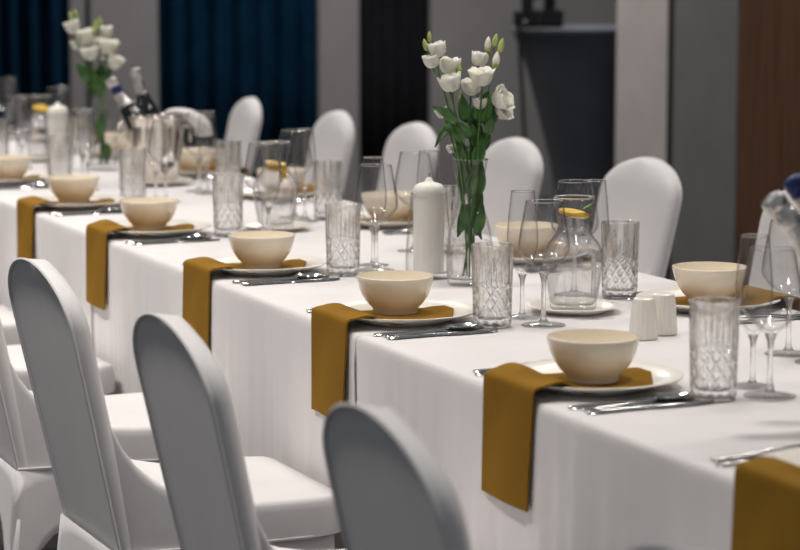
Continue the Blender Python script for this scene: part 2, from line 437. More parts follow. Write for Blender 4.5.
# ------------------------------------------------------------------ covered banquet chair (faces +x, origin on the floor below the seat centre)
ZSEAT, ZTOP = 0.48, 0.89
def back_half(z):
    """half width of the backrest at height z"""
    zk = 0.79
    if z >= zk:
        t = (z - zk) / (ZTOP - zk)
        return 0.186 * max(0.0, 1 - t ** 2.1) ** (1 / 1.95)
    t = (zk - z) / (zk - 0.40)
    return 0.186 - 0.022 * t ** 1.3
def lean(z):
    return -0.212 - 0.215 * (z - 0.48)
def make_chair():
    t = thing('banquet_chair')
    # backrest: rear face flat with crisp edges, rounded band, padded front
    zs = [0.36 + (0.79 - 0.36) * i / 9 for i in range(9)] + [0.79 + (ZTOP - 0.79) * (1 - (1 - k / 12) ** 2) for k in range(12)] + [ZTOP - 0.0004]
    rows = []
    for z in zs:
        h = back_half(z); x = lean(z)
        tp = 0.036 * (0.55 + 0.45 * min(1.0, (ZTOP - z) / 0.06) ** 0.5)
        sec = []
        for k in range(9):                       # rear, from -y to +y
            u = -1 + 2 * k / 8
            sec.append((x + 0.004 * (1 - u * u), h * u * 0.985))
        b = min(0.022, h * 0.5)
        for f, e in ((0.12, 0.0), (0.5, 0.0), (0.80, 0.35), (0.96, 0.8)):
            sec.append((x + tp * f, h - b * e * 1.2))
        for k in range(1, 8):
            u = 1 - 2 * k / 8
            sec.append((x + tp * (1.0 + 0.40 * (1 - u * u)), (h - b) * u))
        for f, e in ((0.96, 0.8), (0.80, 0.35), (0.5, 0.0), (0.12, 0.0)):
            sec.append((x + tp * f, -(h - b * e * 1.2)))
        rows.append([(a, c, z) for a, c in sec])
    vs, fs = [], []
    m = len(rows[0])
    for r in rows: vs += r
    for i in range(len(rows) - 1):
        for k in range(m):
            k2 = (k + 1) % m
            fs.append((i * m + k, i * m + k2, (i + 1) * m + k2, (i + 1) * m + k))
    fs.append(tuple(range(m))); fs.append(tuple((len(rows) - 1) * m + k for k in range(m)))
    obj('backrest', vs, fs, 'chair', t, True, 0.75)
    # seam piping round the rear edge
    pp = []
    for z in zs: pp.append((lean(z) - 0.001, back_half(z) * 0.99, z))
    for z in reversed(zs): pp.append((lean(z) - 0.001, -back_half(z) * 0.99, z))
    tube('piping', pp, 0.0032, 'chair', t, 6)
    # seat: stretched cover sweeping from the backrest into the cushion
    side = [(-0.225, 0.405)]
    arc = []
    for k in range(9):
        a = k / 8
        # concave sweep: leaves the backrest along its slope, lands flat on the seat
        p0, p1, p2 = (lean(0.67) + 0.030, 0.67), (lean(0.50) + 0.034, 0.487), (0.03, ZSEAT)
        x = p0[0] * (1 - a) ** 2 + 2 * p1[0] * a * (1 - a) + p2[0] * a * a
        z = p0[1] * (1 - a) ** 2 + 2 * p1[1] * a * (1 - a) + p2[1] * a * a
        arc.append((x, z))
    side_top = [(lean(0.67) + 0.012, 0.668)] + arc + [(0.08, ZSEAT), (0.15, ZSEAT), (0.185, ZSEAT - 0.001), (0.200, ZSEAT - 0.004), (0.207, ZSEAT - 0.010), (0.210, ZSEAT - 0.020), (0.210, 0.44), (0.204, 0.412)]
    def seat_half(x):
        if x > 0.15: return 0.190 - 0.030 * ((x - 0.15) / 0.06) ** 2.5
        return 0.168 + 0.022 * max(0, min(1, (x + 0.20) / 0.28))
    rows = []
    for (x, z) in side_top:
        h = seat_half(x)
        r = []
        drop = min(0.020, max(0.0, z - 0.42))
        for u, dz, q in ((-1, None, 0.975), (-1, -1.0, 1), (-1, -0.45, 0.995), (-1, -0.12, 0.975), (-1, 0, 0.93), (-0.5, 0.0, 1), (0, 0.0, 1), (0.5, 0.0, 1), (1, 0, 0.93), (1, -0.12, 0.975), (1, -0.45, 0.995), (1, -1.0, 1), (1, None, 0.975)):
            r.append((max(x, -0.178) if dz is None else x, u * h * q, 0.410 if dz is None else z + dz * drop))
        rows.append(r)
    nvv = len(rows[0])
    vs = [p for r in rows for p in r]; fs = grid_faces(len(rows), nvv)
    obj('seat', vs, fs, 'chair', t, True, 1.0)
    hem = [(-0.20, 0.166, 0.411), (-0.05, 0.180, 0.411), (0.13, 0.186, 0.411), (0.185, 0.172, 0.411), (0.204, 0.155, 0.411), (0.204, -0.155, 0.411), (0.185, -0.172, 0.411), (0.13, -0.186, 0.411), (-0.05, -0.180, 0.411), (-0.20, -0.166, 0.411)]
    tube('seat_hem', hem, 0.003, 'chair', t, 6)
    # skirt: stretch panels pulled into the four feet, arched hems between them
    cor = [(0.185, 0.165), (0.185, -0.165), (-0.203, -0.167), (-0.203, 0.167)]
    foot = [(0.195, 0.185), (0.195, -0.185), (-0.245, -0.185), (-0.245, 0.185)]
    for k in range(4):
        A, B, C, D = cor[k], cor[(k + 1) % 4], foot[k], foot[(k + 1) % 4]
        rows = []
        n = 20
        for i in range(n + 1):
            u = i / n
            arch = 0.30 * max(0.0, 1 - abs(2 * u - 1) ** 3.2) ** 0.5
            col = []
            for q in range(7):
                f = q / 6
                z = 0.408 - (0.408 - 0.004 - arch) * f
                s = (0.408 - z) / 0.404
                pinch = 0.012 * s * math.sin(PI * u)
                x = (A[0] * (1 - s) + C[0] * s) * (1 - u) + (B[0] * (1 - s) + D[0] * s) * u
                y = (A[1] * (1 - s) + C[1] * s) * (1 - u) + (B[1] * (1 - s) + D[1] * s) * u
                col.append((x * (1 - pinch), y * (1 - pinch), z))
            rows.append(col)
        vs, fs = sheet_data(rows, 0.004)
        obj('skirt_panel', vs, fs, 'chair', t)
    for (x, y), (cx_, cy_) in zip(foot, cor):
        q = lambda f: (x * (1 - f) + cx_ * f * 0.94, y * (1 - f) + cy_ * f * 0.94)
        vs, fs = tube_data([(*q(0), 0.0), (*q(0.08), 0.03), (*q(0.5), 0.2), (*q(1), 0.395)], [0.015, 0.013, 0.012, 0.010], 10)
        obj('leg_sleeve', vs, fs, 'chair', t)
    return t
NEAR = ['beside the bottle bucket', 'facing the salt shakers', 'facing the carafe by the shakers', 'just past the pillar candle',
        'facing the carafe past the candle', 'facing the silver ice bucket', 'facing the vase behind the bucket', 'facing the carafe by the curtain', 'at the navy curtain end']
chair = make_chair()
near_chairs = [(-0.885, 'just before the bottle bucket'), (-0.165, NEAR[0]), (0.607, NEAR[1]), (1.317, NEAR[2]), (2.03, NEAR[3]), (2.76, NEAR[4]), (3.47, NEAR[5])]
cj = [(0.0, -0.03), (0.0, -0.04), (0.0, -0.02), (-0.01, 0.02), (0.0, 0.0), (0.0, 0.02), (0.0, -0.02)]
for (y, wh), (dx, dr) in zip(near_chairs, cj):
    place(chair, (-0.230 + dx, y, 0), dr, 'white stretch-covered banquet chair, open side, ' + wh, 'chair', 'covered chairs on the open table side')
FARP = ['behind the tilted bottle neck', 'behind the crystal tumbler, before the pale pillar', 'behind the flower vase', 'behind the wine glasses, before the black curtain', 'before the narrow grey panel', 'before the navy curtain']
for y, wh, dr in zip((1.97, 2.755, 3.53, 4.25, 4.93, 5.83), FARP, (0.0, 0.02, 0.0, -0.02, -0.06, -0.10)):
    place(chair, (1.165, y, 0), PI + dr, 'white stretch-covered banquet chair, wall side, ' + wh, 'chair', 'covered chairs on the wall side of the table')

# ------------------------------------------------------------------ tableware prototypes
PLATE_R = 0.135
plate = lathe('dinner_plate', [(0, 0.002), (0.075, 0.002), (0.078, 0.0), (0.084, 0.0), (0.087, 0.004), (0.112, 0.0115), (0.132, 0.0175), (0.1345, 0.0190), (0.1345, 0.0205), (0.132, 0.0212),
              (0.110, 0.0160), (0.094, 0.0095), (0.088, 0.0068), (0.082, 0.006), (0, 0.006)], 'plate', None, 64, False, 1.2)
bowl = lathe('soup_bowl', [(0, 0.004), (0.034, 0.004), (0.036, 0.0), (0.040, 0.0), (0.0405, 0.006), (0.0415, 0.009), (0.050, 0.017), (0.0585, 0.029), (0.0645, 0.043), (0.0680, 0.056), (0.0700, 0.0655),
             (0.0695, 0.0672), (0.0675, 0.0672), (0.0650, 0.056), (0.0610, 0.043), (0.0550, 0.030), (0.046, 0.019), (0.034, 0.012), (0.0, 0.010)], 'china', None, 64, False, 1.3)
saucer = lathe('saucer', [(0, 0.002), (0.050, 0.002), (0.052, 0.0), (0.056, 0.0), (0.058, 0.003), (0.078, 0.0095), (0.0865, 0.0130), (0.0875, 0.0140), (0.0865, 0.0150), (0.072, 0.0105), (0.058, 0.0060), (0.052, 0.005), (0, 0.005)], 'plate', None, 56, False, 1.2)
wine = thing('wine_glass')
lathe('bowl', [(0.0042, 0.082), (0.010, 0.0945), (0.022, 0.1050), (0.036, 0.1180), (0.0445, 0.1300), (0.0462, 0.1370), (0.0458, 0.1450), (0.0425, 0.170), (0.0375, 0.195), (0.0330, 0.2200), (0.0322, 0.2208), (0.0316, 0.2200),
             (0.0362, 0.195), (0.0412, 0.170), (0.0445, 0.1450), (0.0448, 0.1370), (0.0430, 0.1308), (0.0345, 0.1193), (0.020, 0.1065), (0.008, 0.0985), (0, 0.0965)], 'bowl_glass', wine, 48, False, 1.0)
lathe('stem', [(0, 0.0065), (0.0095, 0.0065), (0.0056, 0.013), (0.0044, 0.030), (0.0042, 0.070), (0.0050, 0.0815), (0.0085, 0.092), (0.0085, 0.0935), (0, 0.0945)], 'stem_glass', wine, 24, False, 1.0)
lathe('foot', [(0, 0), (0.0385, 0), (0.0392, 0.001), (0.0385, 0.002), (0.025, 0.0034), (0.010, 0.0062), (0, 0.0062)], 'foot_glass', wine, 48, False, 1.0)
lathe('lip', [(0.0323 + 0.0009 * math.cos(a), 0.2204 + 0.0009 * math.sin(a)) for a in [2 * PI * k / 6 for k in range(6)]], 'stem_glass', wine, 48, True, 2.0)
flute = thing('champagne_flute')
lathe('bowl', [(0.0040, 0.070), (0.010, 0.082), (0.0185, 0.098), (0.0255, 0.118), (0.0285, 0.137), (0.0283, 0.155), (0.0255, 0.190), (0.0215, 0.229), (0.0208, 0.2298), (0.0203, 0.229),
             (0.0243, 0.190), (0.0271, 0.155), (0.0273, 0.137), (0.0243, 0.119), (0.0173, 0.100), (0.0085, 0.086), (0, 0.083)], 'bowl_glass', flute, 40, False, 1.0)
lathe('stem', [(0, 0.0065), (0.0075, 0.0065), (0.0048, 0.012), (0.0040, 0.030), (0.0039, 0.060), (0.0048, 0.0695), (0.0075, 0.079), (0, 0.0815)], 'stem_glass', flute, 24, False, 1.0)
lathe('foot', [(0, 0), (0.033, 0), (0.0336, 0.001), (0.033, 0.002), (0.020, 0.0035), (0.008, 0.0062), (0, 0.0062)], 'foot_glass', flute, 40, False, 1.0)
lathe('lip', [(0.0209 + 0.0009 * math.cos(a), 0.2294 + 0.0009 * math.sin(a)) for a in [2 * PI * k / 6 for k in range(6)]], 'stem_glass', flute, 40, True, 2.0)
def make_tumbler():
    seg, H = 120, 0.145
    rows = []
    zs = [0.0, 0.004] + [0.006 + 0.0023 * i for i in range(54)] + [0.134, H]
    zs = sorted(set(round(z, 5) for z in zs if z <= H))
    nd = 12
    def tri(v): v = v - math.floor(v); return abs(v - 0.5) * 2     # 1 at integers
    vs, fs = [], []
    for z in zs:
        R = 0.0340 + 0.0030 * z / H
        if z < 0.004: R -= 0.0025
        for k in range(seg):
            a = k / seg
            d = 0.0
            if 0.005 < z < 0.074:
                g1 = tri(nd * a + z / 0.027); g2 = tri(nd * a - z / 0.027)
                v = max(g1, g2)
                d = 0.0046 * max(0, (v - 0.60) / 0.40)
                c = min(g1, g2); d = max(d, 0.0012 * max(0, 0.35 - max(g1, g2)) / 0.35 * 0 )
                d *= min(1, (z - 0.005) / 0.004)
            elif z >= 0.074:
                g = tri(nd * a); g2 = tri(nd * a + 0.5)
                tipa, tipb = 0.128, 0.108
                wa = max(0.0, 1 - (z - 0.074) / (tipa - 0.074)); wb_ = max(0.0, 1 - (z - 0.074) / (tipb - 0.074))
                d = max(0.0042 * wa ** 0.5 * max(0, (g - 1 + 0.40 * wa + 1e-6) / (0.40 * wa + 1e-6)) if wa > 0 else 0,
                        0.0042 * wb_ ** 0.5 * max(0, (g2 - 1 + 0.40 * wb_ + 1e-6) / (0.40 * wb_ + 1e-6)) if wb_ > 0 else 0)
            r = R - d
            vs.append((r * math.cos(2 * PI * a), r * math.sin(2 * PI * a), z))
    nz = len(zs)
    for (r, z) in ((0.0358, H + 0.0008), (0.0346, H), (0.0322, 0.07), (0.0300, 0.020), (0.026, 0.014)):
        for k in range(seg):
            a = 2 * PI * k / seg
            vs.append((r * math.cos(a), r * math.sin(a), z))
    n = nz + 5
    for i in range(n - 1):
        for k in range(seg):
            k2 = (k + 1) % seg
            fs.append((i * seg + k, i * seg + k2, (i + 1) * seg + k2, (i + 1) * seg + k))
    fs.append(tuple(range(seg))); fs.append(tuple((n - 1) * seg + k for k in range(seg)))
    return obj('crystal_tumbler', vs, fs, 'crystal', None, True, 0.22)
tumbler = make_tumbler()

def extrude_outline(pts, zf, th):
    """flat outline strip: pts = list of (x, half width); zf(x) height; returns a rounded thin bar along x"""
    rows = []
    for x, h in pts:
        z = zf(x)
        rows.append([(x, -h, z + th * 0.35), (x, -h * 0.55, z + th), (x, 0, z + th * 1.15), (x, h * 0.55, z + th), (x, h, z + th * 0.35), (x, h * 0.6, z), (x, -h * 0.6, z)])
    vs, fs = [], []
    m = 7
    for r in rows: vs += r
    for i in range(len(rows) - 1):
        for k in range(m):
            k2 = (k + 1) % m
            fs.append((i * m + k, i * m + k2, (i + 1) * m + k2, (i + 1) * m + k))
    fs.append(tuple(range(m))); fs.append(tuple((len(rows) - 1) * m + k for k in range(m)))
    return vs, fs
HANDLE = [(0.0, 0.004), (0.004, 0.0085), (0.02, 0.0090), (0.06, 0.0065), (0.095, 0.0048)]
# pieces lie along +x with the handle end at 0
vs, fs = extrude_outline(HANDLE + [(0.105, 0.0055), (0.112, 0.0085), (0.15, 0.0100), (0.185, 0.0090), (0.202, 0.0055), (0.210, 0.001)], lambda x: 0.0, 0.0042)
knife = obj('dinner_knife', vs, fs, 'steel', None, True, 0.8)
def spoon_data():
    a = extrude_outline([(0.0, 0.004), (0.004, 0.0085), (0.02, 0.0088), (0.06, 0.006), (0.10, 0.0038), (0.128, 0.0036)], lambda x: 0.0 + 0.006 * max(0, (x - 0.06) / 0.068) ** 2, 0.0036)
    rows = []
    for i in range(9):
        u = -1 + 2 * i / 8
        r = []
        for j in range(9):
            v = -1 + 2 * j / 8
            px = 0.155 + 0.0325 * u; hw = 0.0205 * math.sqrt(max(0.02, 1 - u * u * 0.98)) * (1.0 - 0.12 * u)
            z = 0.0012 + 0.0085 * (1 - (1 - v * v) * (1 - u * u))
            r.append((px, hw * v, z))
        rows.append(r)
    return join(a, sheet_data(rows, 0.0018))
vs, fs = spoon_data(); spoon = obj('soup_spoon', vs, fs, 'steel', None, True, 0.9)
def fork_data():
    a = extrude_outline(HANDLE + [(0.120, 0.0045), (0.130, 0.009), (0.140, 0.0125), (0.150, 0.0130), (0.156, 0.0130)], lambda x: 0.007 * max(0, math.sin(PI * min(1, max(0, (x - 0.05) / 0.15)))), 0.0030)
    parts = [a]
    for k in range(4):
        yy = -0.0108 + 0.0072 * k
        v, f = extrude_outline([(0.153, 0.0022), (0.18, 0.0019), (0.198, 0.0014), (0.203, 0.0006)], lambda x: 0.007 * max(0, math.sin(PI * min(1, max(0, (x - 0.05) / 0.15)))), 0.0024)
        parts.append(([(p[0], p[1] + yy, p[2]) for p in v], f))
    return join(*parts)
vs, fs = fork_data(); fork = obj('dinner_fork', vs, fs, 'steel', None, True, 0.8)

def make_napkin(seed):
    """folded strip: from under the bowl, over the plate rim and the table edge, hanging down (local: edge of table x=0, setting centre y=0)"""
    rnd = random.Random(seed)
    b1 = rnd.uniform(0.002, 0.009); sk = rnd.uniform(-0.006, 0.006); sw = rnd.uniform(-0.005, 0.008)
    path = [(0.232, 0.0165), (0.215, 0.0135), (0.200, 0.0092), (0.175, 0.0090), (0.133, 0.0090), (0.095, 0.0092), (0.075, 0.0105), (0.058, 0.0165 + b1 * 0.6), (0.042, 0.022 + b1), (0.025, 0.0235 + b1 * 0.75),
            (0.012, 0.0228 + b1 * 0.35), (0.000, 0.0222), (-0.0050, 0.0205), (-0.0085, 0.016), (-0.0098, 0.005), (-0.0100, -0.02), (-0.0102, -0.06), (-0.0105, -0.10), (-0.0108, -0.135), (-0.0110, -0.162)]
    path = smooth_prof(path, 3)
    rows = []
    n = len(path)
    HW = 0.083
    for i, (x, z) in enumerate(path):
        r = []
        for j in range(13):
            v = -1 + 2 * j / 12
            hang = max(0.0, -z) / 0.162
            y = v * (HW - 0.004 * hang) + sk * hang
            on = 1.0 if 0.0 < x < 0.075 else 0.0
            dz = 0.0
            if on:
                bump = math.sin(PI * min(1, max(0, x / 0.075)))
                dz = -bump * b1 * 0.9 * (0.5 + 0.5 * math.cos(PI * (v * 0.9 + sk * 60))) * (1 if v < 0.2 else 0.6)
                dz = max(dz, 0.0222 - z + 0.0) if z > 0.0222 else 0.0
            dx = -(0.0035 + 0.003 * math.sin(2.2 * v + seed)) * hang * (1 + 0.8 * sw * 100 * 0.3)
            # taper to a point on the far corner of the plate
            if x > 0.19: y = y * (1 - 0.75 * ((x - 0.19) / 0.042)) + 0.02 * ((x - 0.19) / 0.042)
            r.append((x + min(0, dx), y, z + dz))
        rows.append(r)
    vs, fs = sheet_data(rows, 0.0032)
    return obj('napkin', vs, fs, 'napkin', None, True, 0.9)
napkins = [make_napkin(s) for s in (1, 2, 3)]

# ------------------------------------------------------------------ place settings
def setting(side, y0, wh, k, tum, wn, fl, bo=0.0, nap=0.0):
    """side +1: open side (diner faces +x); -1: wall side. tum / wn / fl: (x, y) offsets of the glasses in diner space"""
    sname = 'open side' if side > 0 else 'wall side'
    def W(x, y, z=0.0):
        return (x, y0 + y, ZT + z) if side > 0 else (TW - x, y0 - y, ZT + z)
    rz = 0.0 if side > 0 else PI
    g = ' on the open table side' if side > 0 else ' on the wall side'
    cx = 0.138
    place(plate, W(cx, 0, 0.0005), rz, 'ivory dinner plate under a mustard napkin, %s, %s' % (sname, wh), 'plate', 'dinner plates' + g)
    place(napkins[k % 3], W(0, nap, 0.0005), rz, 'mustard linen napkin hanging over the table edge, %s, %s' % (sname, wh), 'napkin', 'napkins' + g)
    place(bowl, W(0.136, bo, 0.0112), rz + random.random(), 'cream china bowl on a mustard napkin, %s, %s' % (sname, wh), 'bowl', 'bowls' + g)
    place(knife, W(0.020, -0.147, 0.0006), rz + 0.015, 'steel knife lying against the plate, %s, %s' % (sname, wh), 'knife', 'inner knives' + g)
    place(spoon, W(0.030, -0.170, 0.0006), rz + 0.10, 'steel spoon lying between two knives, %s, %s' % (sname, wh), 'spoon', 'spoons' + g)
    place(knife, W(0.026, -0.192, 0.0006), rz + 0.02, 'outer steel knife beside the spoon, %s, %s' % (sname, wh), 'knife', 'outer knives' + g)
    place(fork, W(0.014, 0.158, 0.0006), rz, 'steel fork lying against the plate, %s, %s' % (sname, wh), 'fork', 'inner forks' + g)
    place(fork, W(0.024, 0.187, 0.0006), rz + 0.01, 'outer steel fork, %s, %s' % (sname, wh), 'fork', 'outer forks' + g)
    place(tumbler, W(*tum, 0.0015), random.random() * 6, 'cut crystal tumbler, %s, %s' % (sname, wh), 'tumbler', 'crystal tumblers' + g)
    place(wine, W(*wn, 0.0012), random.random(), 'clear stemmed wine glass, %s, %s' % (sname, wh), 'wine glass', 'wine glasses' + g)
    place(flute, W(*fl, 0.0012), random.random(), 'slender clear champagne flute beside the wine glass, %s, %s' % (sname, wh), 'flute', 'champagne flutes' + g)
near_y = [-0.165, 0.56, 1.29, 2.03, 2.78, 3.46, 4.21, 4.96, 5.71]
near_glass = [((0.255, -0.155), (0.340, -0.18), (0.356, -0.10)), ((0.252, -0.158), (0.337, -0.177), (0.356, -0.098)), ((0.254, -0.128), (0.340, -0.158), (0.346, -0.06)),
              ((0.272, -0.115), (0.358, -0.085), (0.385, -0.005)), ((0.285, -0.105), (0.352, -0.165), (0.335, -0.246)), ((0.304, 0.05), (0.386, 0.02), (0.385, 0.105))]
for k, y in enumerate(near_y):
    g3 = near_glass[k] if k < len(near_glass) else ((0.255, -0.13), (0.300, -0.215), (0.292, -0.300))
    setting(1, y, NEAR[k], k, *g3, bo=[0, 0, 0.032, 0, 0.04, 0.036, 0, 0, 0][k], nap=[-0.01, -0.008, -0.012, -0.008, -0.012, -0.02, 0, 0, 0][k])
FARW = ['opposite the bottle bucket', 'between bottle bucket and salt shakers', 'behind the salt shakers', 'behind the flower vase', 'past the pillar candle', 'behind the carafe past the candle', 'before the silver ice bucket',
        'behind the silver ice bucket', 'behind the vase past the bucket']
far_y = [-0.30, 0.45, 1.21, 1.98, 2.74, 3.50, 4.26, 5.02, 5.74]
for k, y in enumerate(far_y):
    g3 = ((0.225, -0.20), (0.290, -0.13), (0.302, -0.045)) if k == 6 else ((0.225, -0.185), (0.292, -0.245), (0.296, -0.158))
    setting(-1, y, FARW[k], k + 1, *g3)

# ------------------------------------------------------------------ table centre
def make_carafe(lab, wmax):
    t = thing('carafe')
    outer = smooth_prof([(0.0425, 0.004), (0.0445, 0.020), (0.0520, 0.062), (0.0565, 0.090), (0.0560, 0.100), (0.0480, 0.120), (0.0350, 0.137), (0.0298, 0.150), (0.0302, 0.165), (0.0345, 0.190), (0.0378, 0.205)], 4)
    inner = [(r - 0.0022, z) for r, z in outer if z > 0.012]
    lathe('glass_body', [(0, 0), (0.039, 0)] + outer + [(0.0368, 0.2062)] + inner[::-1] + [(0.038, 0.010), (0, 0.009)], 'glass', t, 56, False, 1.0)
    ring = [(0.0373 + 0.0015 * math.cos(a), 0.2060 + 0.0015 * math.sin(a)) for a in [2 * PI * k / 8 for k in range(8)]]
    lathe('lip', ring, 'stem_glass', t, 56, True, 2.0)
    wp = [(r - 0.0008, z) for r, z in inner if z <= wmax]
    lathe('water', [(0, 0.0105), (0.037, 0.0105)] + wp + [(0, wp[-1][1])], 'water', t, 56, False, 1.0)
    return t
def lemon_slice(r, half=False):
    t = thing('lemon_slice')
    n = 28; full = PI if half else 2 * PI
    lathe_v, lathe_f = [], []
    def wedge(rad, th):
        vs = [(0, 0, -th / 2), (0, 0, th / 2)]; fs = []
        for k in range(n + 1):
            a = full * k / n
            vs += [(rad * math.cos(a), rad * math.sin(a), -th / 2), (rad * math.cos(a), rad * math.sin(a), th / 2)]
        for k in range(n):
            i = 2 + 2 * k
            fs += [(0, i + 2, i), (1, i + 1, i + 3), (i, i + 2, i + 3, i + 1)]
        if half: fs += [(0, 2, 3, 1), (0, 1, 3 + 2 * n, 2 + 2 * n)]
        return vs, fs
    vs, fs = wedge(r, 0.005); obj('rind', vs, fs, 'rind', t, False)
    vs, fs = wedge(r * 0.88, 0.0058); obj('flesh', vs, fs, 'lemon', t, False)
    return t
def carafe_set(x, y, wh, wmax, slices, z0=0.0155):
    place(saucer, (x, y, ZT + 0.0005), 0, 'ivory saucer under the water carafe ' + wh, 'saucer', 'saucers under carafes and bucket')
    c = make_carafe(wh, wmax); c.location = (x, y, ZT + 0.0060); c.rotation_euler = (0, 0, 0.4)
    tag(c, 'clear glass carafe of lemon water on a saucer ' + wh, 'carafe')
    for i, (r, half, dx, dy, dz, rx, ry, rz) in enumerate(slices):
        s = lemon_slice(r, half); s.location = (x + dx, y + dy, ZT + 0.006 + dz); s.rotation_euler = (rx, ry, rz)
        tag(s, ('yellow lemon half-slice sunk upright' if half and i else 'yellow lemon half-slice tucked' if half else 'round yellow lemon slice floating flat') + ' in the carafe ' + wh, 'lemon slice', 'lemon slices ' + wh)
carafe_set(0.466, 1.262, 'beside the salt shakers', 0.176, [(0.0255, False, -0.004, -0.002, 0.1785, 0.14, 0.10, 0), (0.024, True, 0.004, -0.002, 0.171, 0.22, -0.15, 3.6)])
ml = []
for i in range(5):
    u = i / 4
    ml.append([(0.018 * u, (v) * 0.008 * math.sin(PI * min(1, u * 0.9 + 0.08)), 0.004 * u + 0.002 * abs(v)) for v in (-1, 0, 1)])
vs, fs = sheet_data(ml, 0.0008)
mint = obj('mint_leaf', vs, fs, 'mint'); mint.location = (0.479, 1.250, ZT + 0.190); mint.rotation_euler = (0, -0.3, -0.4)
tag(mint, 'small green mint leaf on the lemon slice in the carafe', 'leaf')
carafe_set(0.430, 2.745, 'standing beyond the pillar candle', 0.150, [(0.026, True, 0.0, -0.004, 0.136, 1.3, 0.2, -0.35), (0.022, True, 0.006, 0.004, 0.128, 1.5, 0.9, -0.5), (0.0245, False, 0.0, 0.0, 0.155, 0.15, 0.1, 0)])
carafe_set(0.425, 4.945, 'at the navy curtain end', 0.165, [(0.0250, False, 0.0, 0.0, 0.166, 0.3, 0.1, 0), (0.025, True, 0.004, -0.004, 0.158, 0.9, 0.3, -0.35)])

# hourglass vases
def make_vase(name='flower_vase'):
    t = thing(name)
    outer = smooth_prof([(0.0440, 0.004), (0.0470, 0.030), (0.0465, 0.070), (0.0405, 0.115), (0.0300, 0.150), (0.0245, 0.175), (0.0252, 0.195), (0.0310, 0.225), (0.0355, 0.250)], 5)
    inner = [(r - 0.0022, z) for r, z in outer if z > 0.014]
    lathe('glass_body', [(0, 0), (0.041, 0)] + outer + [(0.0346, 0.2510)] + inner[::-1] + [(0.040, 0.012), (0, 0.011)], 'vase_glass', t, 56, False, 1.0)
    ring = [(0.0348 + 0.0014 * math.cos(a), 0.2508 + 0.0014 * math.sin(a)) for a in [2 * PI * k / 8 for k in range(8)]]
    lathe('lip', ring, 'stem_glass', t, 56, True, 2.0)
    wp = [(r - 0.0008, z) for r, z in inner if z <= 0.096]
    lathe('water', [(0, 0.0125), (0.038, 0.0125)] + wp + [(0, wp[-1][1])], 'water', t, 56, False, 1.0)
    return t
def orient(d):
    d = Vector(d).normalized()
    return d.to_track_quat('Z', 'Y').to_matrix()
def blossom_data(c, d, size, rnd, openness=0.5, layers=3):
    """goblet-shaped blossom of overlapping ruffled petals round axis d"""
    R = orient(d); c = Vector(c)
    parts = []
    for ly in range(layers):
        npet = 5 if ly < 2 else 4
        sc_ = 1.0 - 0.24 * ly
        for p in range(npet):
            a0 = 2 * PI * p / npet + ly * 0.65 + rnd.uniform(-0.15, 0.15)
            op = openness * (1.0 - 0.35 * ly) + rnd.uniform(-0.08, 0.08)
            rows = []
            for i in range(6):
                u = i / 5
                rad = size * sc_ * (0.06 + 0.46 * math.sin(PI * 0.62 * u ** 0.62) + op * 0.22 * u ** 4)
                h = size * (1.0 - 0.06 * ly) * (u ** 1.1) * (1 - 0.16 * op * u)
                row = []
                for j in range(6):
                    v = -1 + 2 * j / 5
                    w_ = (2 * PI / npet) * 0.80 * (0.55 + 0.45 * math.sin(PI * min(1, 0.15 + 0.72 * u)))
                    ang = a0 + v * w_
                    ruf = size * 0.05 * u ** 2 * math.sin(5 * v + p * 1.7 + ly)
                    hh = h - size * 0.13 * (v ** 2) * u + ruf * 0.6
                    rr = rad + ruf * 0.5
                    row.append(c + R @ Vector((rr * math.cos(ang), rr * math.sin(ang), hh)))
                rows.append(row)
            parts.append(sheet_data(rows, size * 0.025))
    return join(*parts)
def bud_data(c, d, ln, wd):
    R = orient(d); c = Vector(c)
    v, f = lathe_data([(0, 0), (wd * 0.55, ln * 0.10), (wd * 0.95, ln * 0.30), (wd, ln * 0.45), (wd * 0.75, ln * 0.70), (wd * 0.35, ln * 0.90), (0, ln)], 10)
    return [c + R @ Vector(p) for p in v], f
def leaf_data(a, b, width, droop, rnd):
    a, b = Vector(a), Vector(b); d = b - a
    side = d.cross(FWD).normalized()
    side = (side + FWD * rnd.uniform(-0.7, 0.7)).normalized()
    nrm = d.cross(side).normalized()
    rows = []
    for i in range(8):
        u = i / 7
        w_ = width * (math.sin(PI * (u ** 0.75)) * 0.95 + 0.03)
        mid = a + d * u + Vector((0, 0, 1)) * droop * math.sin(PI * u) + nrm * 0.12 * width * math.sin(PI * u)
        rows.append([mid + side * (w_ * v * 0.5) + nrm * (0.16 * width * v * v) for v in (-1, -0.5, 0, 0.5, 1)])
    return sheet_data(rows, 0.0007)
